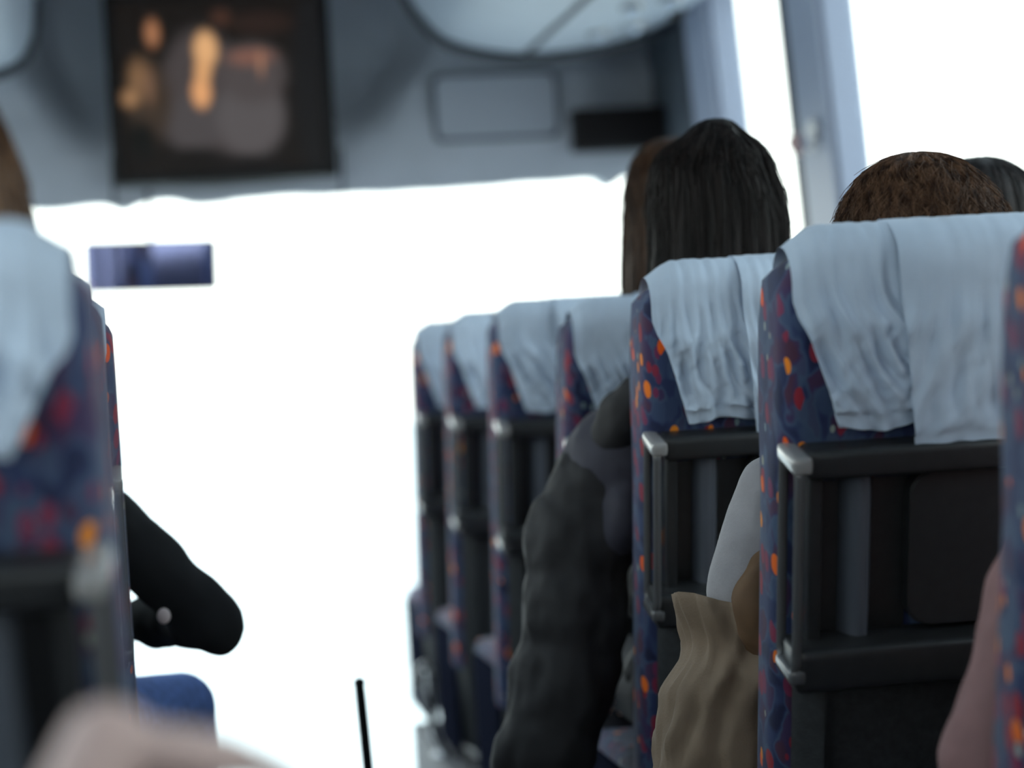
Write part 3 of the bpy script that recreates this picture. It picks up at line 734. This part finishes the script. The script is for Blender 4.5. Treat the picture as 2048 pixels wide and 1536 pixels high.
def person(label, x, y, ztop, skin, sh_z, shoulders, elbows, wrists, hdirs, k=1.0, lean=0.0, pelvis_x=None, hip_z=0.73, knees=None, group=None, hcurl=0.4):
    """seated figure facing the front; returns root and the key points"""
    root = empty('person', (x, y, 0.25)); tag(root, label, 'person', group)
    inv = Matrix.Translation((-x, -y, -0.25))
    px = x if pelvis_x is None else pelvis_x
    bm = bmesh.new(); hc = Vector((x, y, ztop - 0.118*k)); head(bm, hc, k)
    neck0 = Vector((x, y-0.005, ztop-0.20*k)); chest = Vector(((x+px)/2, y+0.06, sh_z-0.10))
    limb(bm, [neck0, (x*0.6+px*0.4, y+0.02, sh_z+0.02)], [0.050*k, 0.056*k])
    ell(bm, chest, (0.155, 0.095, 0.17)); ell(bm, (px, y+0.09, (sh_z+hip_z)/2-0.02), (0.140, 0.10, 0.18)); ell(bm, (px, y+0.10, hip_z+0.02), (0.155, 0.105, 0.10))
    for s, sh, el_, wr, hd in ((-1, shoulders[0], elbows[0], wrists[0], hdirs[0]), (1, shoulders[1], elbows[1], wrists[1], hdirs[1])):
        limb(bm, [(x + (sh[0]-x)*0.35, y+0.04, sh_z), sh], [0.055, 0.050]); limb(bm, [sh, el_], [0.048, 0.038]); limb(bm, [el_, wr], [0.038, 0.026])
        hand(bm, wr, hd, (0, 0, 1), -s, curl=hcurl)
    kn = knees or ((px-0.11, y+0.50, hip_z), (px+0.11, y+0.50, hip_z)); an = []
    for s, kk in ((-1, kn[0]), (1, kn[1])):
        limb(bm, [(px+s*0.08, y+0.12, hip_z), kk], [0.080, 0.056])
        a = Vector((kk[0], kk[1]-0.04, 0.34)); an.append(a); limb(bm, [kk, a], [0.054, 0.036]); limb(bm, [a, a+Vector((0, 0.03, -0.045)), a+Vector((0, 0.15, -0.060))], [0.036, 0.032, 0.024])
    body = fuse('body', bm, skin, None, voxel=0.0062, smooth=4)
    body.parent = root; body.matrix_parent_inverse = inv
    def part(name, bm, m, voxel=0.008, smooth=5, disp=None):
        o = fuse(name, bm, m, None, voxel, smooth, disp); o.parent = root; o.matrix_parent_inverse = inv; return o
    # eyes
    for s in (-1, 1):
        b = bmesh.new(); ell(b, hc + Vector((s*0.031, 0.080, 0.004))*k, (0.012*k,)*3, u=12, v=8)
        e = obj('eye', b, mat('eye_white', (0.7, 0.7, 0.68), 0.2)) if False else obj('eye', b, EYEM); e.parent = root; e.matrix_parent_inverse = inv
    return root, part, inv, dict(hc=hc, chest=chest, px=px, kn=kn, an=an, sh=shoulders, el=elbows, wr=wrists, y=y, x=x, hip=hip_z, shz=sh_z, k=k)
EYEM = mat('eye_brown', (0.5, 0.45, 0.42), 0.2)
def trousers(part, p, m):
    bm = bmesh.new(); y = p['y']; px = p['px']
    ell(bm, (px, y+0.10, p['hip']+0.02), (0.168, 0.118, 0.112))
    for s, kk, a in ((-1, p['kn'][0], p['an'][0]), (1, p['kn'][1], p['an'][1])):
        limb(bm, [(px+s*0.08, y+0.12, p['hip']), kk], [0.090, 0.066]); limb(bm, [kk, a+Vector((0, 0, 0.02))], [0.066, 0.050])
    part('trousers', bm, m)
    for a in p['an']:
        b = bmesh.new(); ell(b, a+Vector((0, 0.06, -0.052)), (0.042, 0.125, 0.036)); ell(b, a+Vector((0, -0.01, -0.03)), (0.04, 0.045, 0.04)); part('shoe', b, DARKPANTS, 0.008, 3)
def wrinkle(amp, fr, seed=0):
    def f(co, n_):
        q = Vector((co.x*fr, co.y*fr, co.z*fr*0.7)) + Vector((seed, 0, 0))
        return n_*(noise.noise(q)*amp + noise.noise(q*2.3)*amp*0.5)
    return f
def top(part, p, m, name='sweater', sleeves=(1, 1), r=1.0, disp=None, long_=(1, 1)):
    bm = bmesh.new(); y = p['y']; c = p['chest']
    ell(bm, c, (0.170*r, 0.110*r, 0.180)); ell(bm, (p['px'], y+0.09, (p['shz']+p['hip'])/2-0.02), (0.158*r, 0.115*r, 0.20)); ell(bm, (p['px'], y+0.10, p['hip']+0.05), (0.172*r, 0.122*r, 0.09))
    limb(bm, [(p['x']*0.7+p['px']*0.3, y+0.015, p['shz']+0.02), (p['x'], y+0.01, p['shz']+0.045)], [0.072, 0.062])
    for i in (0, 1):
        sh, e_, w_ = Vector(p['sh'][i]), Vector(p['el'][i]), Vector(p['wr'][i])
        limb(bm, [(p['x']+(sh.x-p['x'])*0.35, y+0.04, p['shz']), sh], [0.068, 0.062*r])
        if sleeves[i]:
            limb(bm, [sh, e_], [0.062*r, 0.052*r])
            if long_[i]: limb(bm, [e_, e_.lerp(w_, 0.92)], [0.052*r, 0.038*r])
    return part(name, bm, m, disp=disp or wrinkle(0.008, 14))
def strands(o_rings, bm, cnt, rad, rnd, zlo, flare=0.004, curl=0.0):
    """fine locks laid over the hair surface given by o_rings(a, t) -> point, t 0 crown .. 1 ends"""
    for i in range(cnt):
        a = rnd.uniform(0, 2*math.pi); t0 = rnd.uniform(0, 0.5); t1 = min(1, t0 + rnd.uniform(0.25, 0.6)); out = rnd.uniform(0.0, flare); da = rnd.uniform(-0.25, 0.25); ph = rnd.uniform(0, 6)
        pts = []
        for k in range(7):
            t = t0 + (t1-t0)*k/6; p, n_ = o_rings(a + da*k/6 + curl*math.sin(ph+k), t)
            pts.append(p + n_*(0.0005 + out*(k/6)**1.5))
        tube(bm, pts, [rad*(1-0.6*k/6) for k in range(7)], 5, caps=False)
def hair_from_rings(rings, name, m, part_parent, inv, seed, cnt=350, rad=0.0011, flare=0.006, front_cut=None, ridge=0.003, curl=0.0):
    """rings: (z, xc, half width, yc, half depth) from crown to ends"""
    rnd = random.Random(seed)
    def S(a, t):
        f = t*(len(rings)-1); i = min(int(f), len(rings)-2); g = f-i; g2 = g
        A, B = rings[i], rings[i+1]
        z, xc, hw, yc, hd = [A[j] + (B[j]-A[j])*g2 for j in range(5)]
        q = noise.noise(Vector((math.cos(a)*4, math.sin(a)*4, t*1.3+seed)))*1.0 + noise.noise(Vector((math.cos(a)*9, math.sin(a)*9, t*5.0+seed)))*0.7
        d = ridge*q*min(1, t*5)
        return Vector((xc + (hw+d)*math.cos(a), yc + (hd+d)*math.sin(a), z)), Vector((math.cos(a), math.sin(a), 0.1))
    bm = bmesh.new(); na, ntt = 120, 64
    R_ = [[bm.verts.new(S(2*math.pi*i/na, j/ntt)[0]) for i in range(na)] for j in range(ntt+1)]
    for j in range(ntt):
        for i in range(na): bm.faces.new((R_[j][i], R_[j][(i+1) % na], R_[j+1][(i+1) % na], R_[j+1][i]))
    bm.faces.new(R_[0]); bm.faces.new(R_[-1][::-1])
    if front_cut:                                     # leave the face free
        fc = [f for f in bm.faces if front_cut(f.calc_center_median())]
        bmesh.ops.delete(bm, geom=fc, context='FACES')
    strands(S, bm, cnt, rad, rnd, 0, flare, curl)
    o = obj(name, bm, m, None, sharp=0); o.parent = part_parent; o.matrix_parent_inverse = inv
    return o
def smooth_rings(cps, n_=22):
    out = []
    for i in range(len(cps)-1):
        p0 = cps[max(i-1, 0)]; p1 = cps[i]; p2 = cps[i+1]; p3 = cps[min(i+2, len(cps)-1)]
        for k in range(4):
            t = k/4
            out.append(tuple(0.5*((2*b_) + (c_-a_)*t + (2*a_-5*b_+4*c_-d_)*t*t + (3*b_-a_-3*c_+d_)*t**3) for a_, b_, c_, d_ in zip(p0, p1, p2, p3)))
    out.append(cps[-1]); return out

# dark-haired passenger in a charcoal puffer jacket, third seat back
root, part, inv, p = person('person with long straight dark hair and charcoal puffer jacket, arm in the aisle', 0.938, 3.70, 1.675, SKIN, 1.27,
    ((0.715, 3.76, 1.08), (1.09, 3.78, 1.16)), ((0.60, 3.76, 0.68), (1.11, 3.83, 0.92)), ((0.70, 3.98, 0.72), (1.02, 4.02, 0.80)), ((0.7, 0.7, 0), (-0.8, 0.6, 0)))
trousers(part, p, DARKPANTS)
bm = bmesh.new()
for c_, r_ in (((0.92, 3.83, 1.18), (0.18, 0.13, 0.085)), ((0.93, 3.84, 1.04), (0.18, 0.14, 0.085)), ((0.94, 3.85, 0.90), (0.17, 0.14, 0.085)), ((0.94, 3.85, 0.77), (0.17, 0.14, 0.08)), ((0.93, 3.74, 1.26), (0.13, 0.09, 0.06))): ell(bm, c_, r_)
def quilt(path, rads, pitch):
    """a padded sleeve: round tube pinched at every quilting seam"""
    path = [Vector(q) for q in path]; L_ = 0; seg = []
    for a, b_ in zip(path, path[1:]): seg.append((b_-a).length)
    tot = sum(seg); n_ = int(tot/0.010)
    for i in range(n_+1):
        d = tot*i/n_; k = 0; dd = d
        while k < len(seg)-1 and dd > seg[k]: dd -= seg[k]; k += 1
        f = min(1, dd/seg[k]); c = path[k].lerp(path[k+1], f); r = rads[k] + (rads[k+1]-rads[k])*f
        r *= 0.80 + 0.20*abs(math.sin(math.pi*d/pitch + 0.5))**0.45
        ell(bm, c, (r, r*0.95, r*0.8), u=18, v=12)
quilt([(0.800, 3.79, 1.145), (0.735, 3.78, 1.085), (0.692, 3.77, 0.99), (0.676, 3.76, 0.88), (0.650, 3.76, 0.77), (0.610, 3.76, 0.665), (0.595, 3.77, 0.60)], [0.105, 0.104, 0.098, 0.094, 0.092, 0.088, 0.075], 0.125)
quilt([(0.61, 3.80, 0.62), (0.66, 3.90, 0.69)], [0.075, 0.055], 0.10)
quilt([(1.06, 3.80, 1.15), (1.09, 3.81, 1.05), (1.10, 3.83, 0.94), (1.07, 3.92, 0.86), (1.05, 3.98, 0.82)], [0.09, 0.082, 0.078, 0.066, 0.052], 0.11)
part('puffer_jacket', bm, PUFFER, 0.007, 4, wrinkle(0.010, 16, 3))
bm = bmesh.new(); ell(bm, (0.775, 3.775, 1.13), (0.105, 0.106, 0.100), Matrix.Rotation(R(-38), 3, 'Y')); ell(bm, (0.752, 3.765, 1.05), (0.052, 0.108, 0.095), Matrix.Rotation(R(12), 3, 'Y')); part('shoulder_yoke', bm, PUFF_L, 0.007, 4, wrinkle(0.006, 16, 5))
bm = bmesh.new(); limb(bm, [(0.735, 3.73, 1.155), (0.77, 3.70, 1.215), (0.84, 3.66, 1.265), (0.94, 3.64, 1.28), (1.04, 3.67, 1.26)], [0.030, 0.048, 0.052, 0.052, 0.04]); part('hood', bm, PUFFER, 0.007, 4, wrinkle(0.010, 18, 7))
cps = [(1.690, 0.945, 0.012, 3.69, 0.015), (1.684, 0.945, 0.028, 3.69, 0.035), (1.664, 0.943, 0.050, 3.69, 0.062), (1.640, 0.938, 0.084, 3.69, 0.084), (1.618, 0.937, 0.097, 3.69, 0.096), (1.597, 0.937, 0.102, 3.69, 0.105), (1.549, 0.941, 0.112, 3.69, 0.115), (1.468, 0.940, 0.114, 3.685, 0.112), (1.38, 0.934, 0.118, 3.68, 0.10), (1.28, 0.934, 0.120, 3.68, 0.085), (1.22, 0.934, 0.115, 3.69, 0.06)]
hair_from_rings(smooth_rings(cps), 'hair', H_BLACK, root, inv, 4, cnt=700, rad=0.0013, flare=0.010, ridge=0.006, front_cut=lambda c: c.y > 3.765 and c.z < 1.60 and abs(c.x-0.938) < 0.07)

# brown-haired passenger one row further on
root, part, inv, p = person('person with mid-brown hair partly hidden to the left behind the dark-haired head', 1.050, 4.46, 1.72, SKIN, 1.27,
    ((0.88, 4.54, 1.17), (1.22, 4.54, 1.17)), ((0.86, 4.60, 0.90), (1.25, 4.60, 0.90)), ((0.96, 4.80, 0.83), (1.15, 4.80, 0.83)), ((0.5, 0.8, 0), (-0.5, 0.8, 0)))
trousers(part, p, DARKPANTS); top(part, p, GREYTEE)
cps = [(1.738, 1.05, 0.015, 4.45, 0.015), (1.730, 1.05, 0.045, 4.45, 0.045), (1.70, 1.05, 0.078, 4.45, 0.08), (1.66, 1.05, 0.094, 4.45, 0.1), (1.60, 1.05, 0.103, 4.45, 0.11), (1.52, 1.05, 0.112, 4.44, 0.105), (1.44, 1.05, 0.117, 4.44, 0.09), (1.36, 1.05, 0.112, 4.44, 0.075), (1.30, 1.05, 0.10, 4.45, 0.05)]
hair_from_rings(smooth_rings(cps), 'hair', H_COPPER, root, inv, 9, cnt=250, rad=0.0013, flare=0.006, ridge=0.005, front_cut=lambda c: c.y > 4.52 and c.z < 1.64 and abs(c.x-1.05) < 0.07)

# short brown hair over the big white cover
root, part, inv, p = person('person with short mid-brown hair, white top and tan jacket, behind the largest white cover', 1.008, 2.93, 1.535, SKIN, 1.13,
    ((0.835, 3.03, 1.10), (1.18, 3.03, 1.06)), ((0.775, 3.03, 0.985), (1.22, 3.06, 0.84)), ((0.84, 3.25, 0.86), (1.12, 3.25, 0.80)), ((0.6, 0.8, 0), (-0.6, 0.8, 0)), k=1.04)
trousers(part, p, DARKPANTS)
top(part, p, WHITEKNIT, 'white_top', long_=(0, 1))
def jk(u, v):
    a = 2*math.pi*u; z = 0.972 - 0.42*v
    hw = [0.098, 0.078, 0.118, 0.139, 0.146, 0.150, 0.152][min(6, int(v*6.0))]; nx = [0.098, 0.078, 0.118, 0.139, 0.146, 0.150, 0.152][min(6, int(v*6.0)+1)]
    g = v*6 - int(v*6.0); hw = hw + (nx-hw)*sm(0, 1, g)
    cin = math.exp(-((v-0.16)/0.13)**2); f = 1 + 0.10*noise.noise(Vector((math.cos(a)*3.0, math.sin(a)*3.0, v*2.6))) + (0.03+0.09*cin)*(1-abs(math.sin(a*6.5 + v*4 + 2*noise.noise(Vector((v*3, a, 2))))))*1.4 - 0.06 + 0.10*noise.noise(Vector((math.cos(a)*7, math.sin(a)*7, v*7)))+ 0.03*noise.noise(Vector((math.cos(a)*16, math.sin(a)*16, v*14)))
    return Vector((0.785 - 0.012*v + hw*f*math.cos(a), 3.06 + min(hw, 0.09)*f*math.sin(a), z + 0.012*math.sin(a*2+1)*(1-v)))
b = bmesh.new(); na, nz_ = 90, 50
R_ = [[b.verts.new(jk(i/na, j/nz_)) for i in range(na)] for j in range(nz_+1)]
for j in range(nz_):
    for i in range(na): b.faces.new((R_[j][i], R_[j][(i+1) % na], R_[j+1][(i+1) % na], R_[j+1][i]))
b.faces.new(R_[0]); b.faces.new(R_[-1][::-1])
o = obj('tan_jacket', b, KHAKI, None, sharp=0); o.parent = root; o.matrix_parent_inverse = inv
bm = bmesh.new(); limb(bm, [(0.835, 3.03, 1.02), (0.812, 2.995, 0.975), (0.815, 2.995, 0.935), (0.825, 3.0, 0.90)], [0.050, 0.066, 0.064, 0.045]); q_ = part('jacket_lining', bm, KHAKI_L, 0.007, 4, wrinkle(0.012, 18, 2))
cps = [(1.553, 1.016, 0.014, 2.92, 0.015), (1.547, 1.018, 0.040, 2.92, 0.042), (1.529, 1.018, 0.068, 2.92, 0.07), (1.503, 1.019, 0.089, 2.92, 0.09), (1.480, 1.020, 0.101, 2.92, 0.102), (1.455, 1.021, 0.110, 2.92, 0.110), (1.41, 1.021, 0.111, 2.915, 0.112), (1.36, 1.018, 0.098, 2.91, 0.105), (1.30, 1.015, 0.075, 2.90, 0.07)]
hair_from_rings(smooth_rings(cps), 'hair', H_BROWN, root, inv, 14, cnt=1500, rad=0.0008, flare=0.010, ridge=0.006, curl=0.12, front_cut=lambda c: c.y > 2.99 and c.z < 1.48)

# dark head by the window
root, part, inv, p = person('person with black hair at the right edge, beyond the short brown head', 1.395, 3.70, 1.585, SKIN, 1.17,
    ((1.265, 3.78, 1.07), (1.55, 3.78, 1.07)), ((1.275, 3.86, 0.84), (1.58, 3.84, 0.84)), ((1.33, 4.04, 0.80), (1.47, 4.04, 0.80)), ((0.5, 0.8, 0), (-0.5, 0.8, 0)))
trousers(part, p, DARKPANTS); top(part, p, GREYTEE)
cps = [(1.608, 1.395, 0.014, 3.69, 0.015), (1.600, 1.395, 0.045, 3.69, 0.045), (1.575, 1.395, 0.078, 3.69, 0.08), (1.54, 1.395, 0.094, 3.69, 0.1), (1.49, 1.395, 0.098, 3.69, 0.105), (1.43, 1.395, 0.094, 3.68, 0.10), (1.37, 1.395, 0.078, 3.67, 0.07)]
hair_from_rings(smooth_rings(cps), 'hair', H_BLACK, root, inv, 19, cnt=150, rad=0.0012, flare=0.004, ridge=0.003, front_cut=lambda c: c.y > 3.76 and c.z < 1.53)

# passenger of the seat cut off at the right: only the rose sleeve shows
root, part, inv, p = person('person whose dusty rose sleeve shows at the lower right edge', 1.09, 2.33, 1.56, SKIN, 1.19,
    ((0.99, 2.41, 1.09), (1.26, 2.41, 1.12)), ((0.868, 2.38, 0.84), (1.30, 2.42, 0.86)), ((0.95, 2.50, 0.80), (1.20, 2.54, 0.80)), ((0.6, 0.8, 0), (-0.6, 0.8, 0)), hip_z=0.73, knees=((0.98, 2.72, 0.73), (1.2, 2.74, 0.73)))
trousers(part, p, DARKPANTS); top(part, p, ROSE)
cps = [(1.583, 1.09, 0.014, 2.32, 0.015), (1.575, 1.09, 0.045, 2.32, 0.045), (1.55, 1.09, 0.078, 2.32, 0.08), (1.51, 1.09, 0.094, 2.32, 0.1), (1.45, 1.09, 0.098, 2.32, 0.105), (1.38, 1.09, 0.094, 2.31, 0.10), (1.32, 1.09, 0.078, 2.30, 0.07)]
hair_from_rings(smooth_rings(cps), 'hair', H_BROWN, root, inv, 23, cnt=100, rad=0.0012, flare=0.004, ridge=0.003, front_cut=lambda c: c.y > 2.39 and c.z < 1.50)

# left row: head above the blurred seat
root, part, inv, p = person('person with brown fair-edged hair above the blurred left seat', -0.205, 2.12, 1.585, SKIN, 1.19,
    ((-0.37, 2.20, 1.10), (-0.12, 2.20, 1.10)), ((-0.40, 2.24, 0.86), (-0.13, 2.26, 0.86)), ((-0.30, 2.40, 0.80), (-0.18, 2.40, 0.80)), ((0.4, 0.9, 0), (-0.4, 0.9, 0)), pelvis_x=-0.26, knees=((-0.38, 2.50, 0.73), (-0.18, 2.50, 0.73)))
trousers(part, p, DARKPANTS); top(part, p, GREYTEE)
cps = [(1.605, -0.205, 0.014, 2.11, 0.015), (1.598, -0.205, 0.042, 2.11, 0.045), (1.575, -0.205, 0.073, 2.11, 0.08), (1.54, -0.205, 0.092, 2.11, 0.1), (1.49, -0.205, 0.107, 2.11, 0.108), (1.42, -0.205, 0.116, 2.11, 0.105), (1.34, -0.205, 0.120, 2.10, 0.09), (1.24, -0.205, 0.115, 2.11, 0.07)]
hair_from_rings(smooth_rings(cps), 'hair', H_BLOND, root, inv, 27, cnt=250, rad=0.0013, flare=0.006, ridge=0.005, front_cut=lambda c: c.y > 2.18 and c.z < 1.53 and abs(c.x+0.205) < 0.075)

# left row: black sleeve out in the aisle, blue jeans
root, part, inv, p = person('person in black sleeve and blue jeans leaning an elbow into the aisle', -0.33, 3.80, 1.50, SKIN, 1.18,
    ((-0.50, 3.86, 1.08), (-0.085, 3.84, 1.085)), ((-0.52, 3.92, 0.86), (0.080, 3.82, 0.912)), ((-0.40, 4.08, 0.82), (-0.05, 4.00, 0.905)), ((0.5, 0.8, 0), (-0.8, 0.5, 0)), pelvis_x=-0.24,
    knees=((-0.36, 4.24, 0.73), (0.02, 4.22, 0.72)))
trousers(part, p, JEANS); top(part, p, BLACKCLOTH, 'black_sweater', disp=wrinkle(0.010, 12))
b = bmesh.new(); ell(b, (0.0, 3.745, 0.935), (0.011, 0.006, 0.013)); o = obj('pale_sleeve_spot', b, mat('pale_pink_spot', (0.6, 0.5, 0.5), 0.4)); o.parent = root; o.matrix_parent_inverse = inv  # made-up pale disc on the sleeve, standing in for a glimpse of hand
cps = [(1.522, -0.33, 0.014, 3.79, 0.015), (1.515, -0.33, 0.045, 3.79, 0.045), (1.49, -0.33, 0.078, 3.79, 0.08), (1.45, -0.33, 0.092, 3.79, 0.1), (1.39, -0.33, 0.096, 3.79, 0.105), (1.32, -0.33, 0.09, 3.78, 0.10), (1.27, -0.33, 0.075, 3.77, 0.07)]
hair_from_rings(smooth_rings(cps), 'hair', H_BLACK, root, inv, 31, cnt=80, rad=0.0012, flare=0.004, ridge=0.003, front_cut=lambda c: c.y > 3.86 and c.z < 1.44)

# neighbour of the photographer: a pale hand and forearm low at the left
root, part, inv, p = person('person whose pale blurred hand reaches in at the bottom left corner', -0.42, 1.02, 1.60, SKIN_P, 1.24,
    ((-0.60, 1.08, 1.14), (-0.26, 1.08, 1.13)), ((-0.62, 1.10, 0.88), (-0.17, 1.17, 0.87)), ((-0.50, 1.30, 0.82), (-0.035, 1.27, 1.108)), ((0.4, 0.9, 0), (0.80, 0.30, -0.20)), knees=((-0.52, 1.42, 0.73), (-0.30, 1.42, 0.73)), hcurl=0.12)
trousers(part, p, DARKPANTS); top(part, p, GREYTEE, long_=(1, 0))
cps = [(1.622, -0.42, 0.014, 1.01, 0.015), (1.615, -0.42, 0.045, 1.01, 0.045), (1.59, -0.42, 0.078, 1.01, 0.08), (1.55, -0.42, 0.092, 1.01, 0.1), (1.49, -0.42, 0.096, 1.01, 0.105), (1.42, -0.42, 0.09, 1.0, 0.10), (1.37, -0.42, 0.075, 0.99, 0.07)]
hair_from_rings(smooth_rings(cps), 'hair', H_BROWN, root, inv, 37, cnt=60, rad=0.0012, flare=0.004, ridge=0.003, front_cut=lambda c: c.y > 1.08 and c.z < 1.54)
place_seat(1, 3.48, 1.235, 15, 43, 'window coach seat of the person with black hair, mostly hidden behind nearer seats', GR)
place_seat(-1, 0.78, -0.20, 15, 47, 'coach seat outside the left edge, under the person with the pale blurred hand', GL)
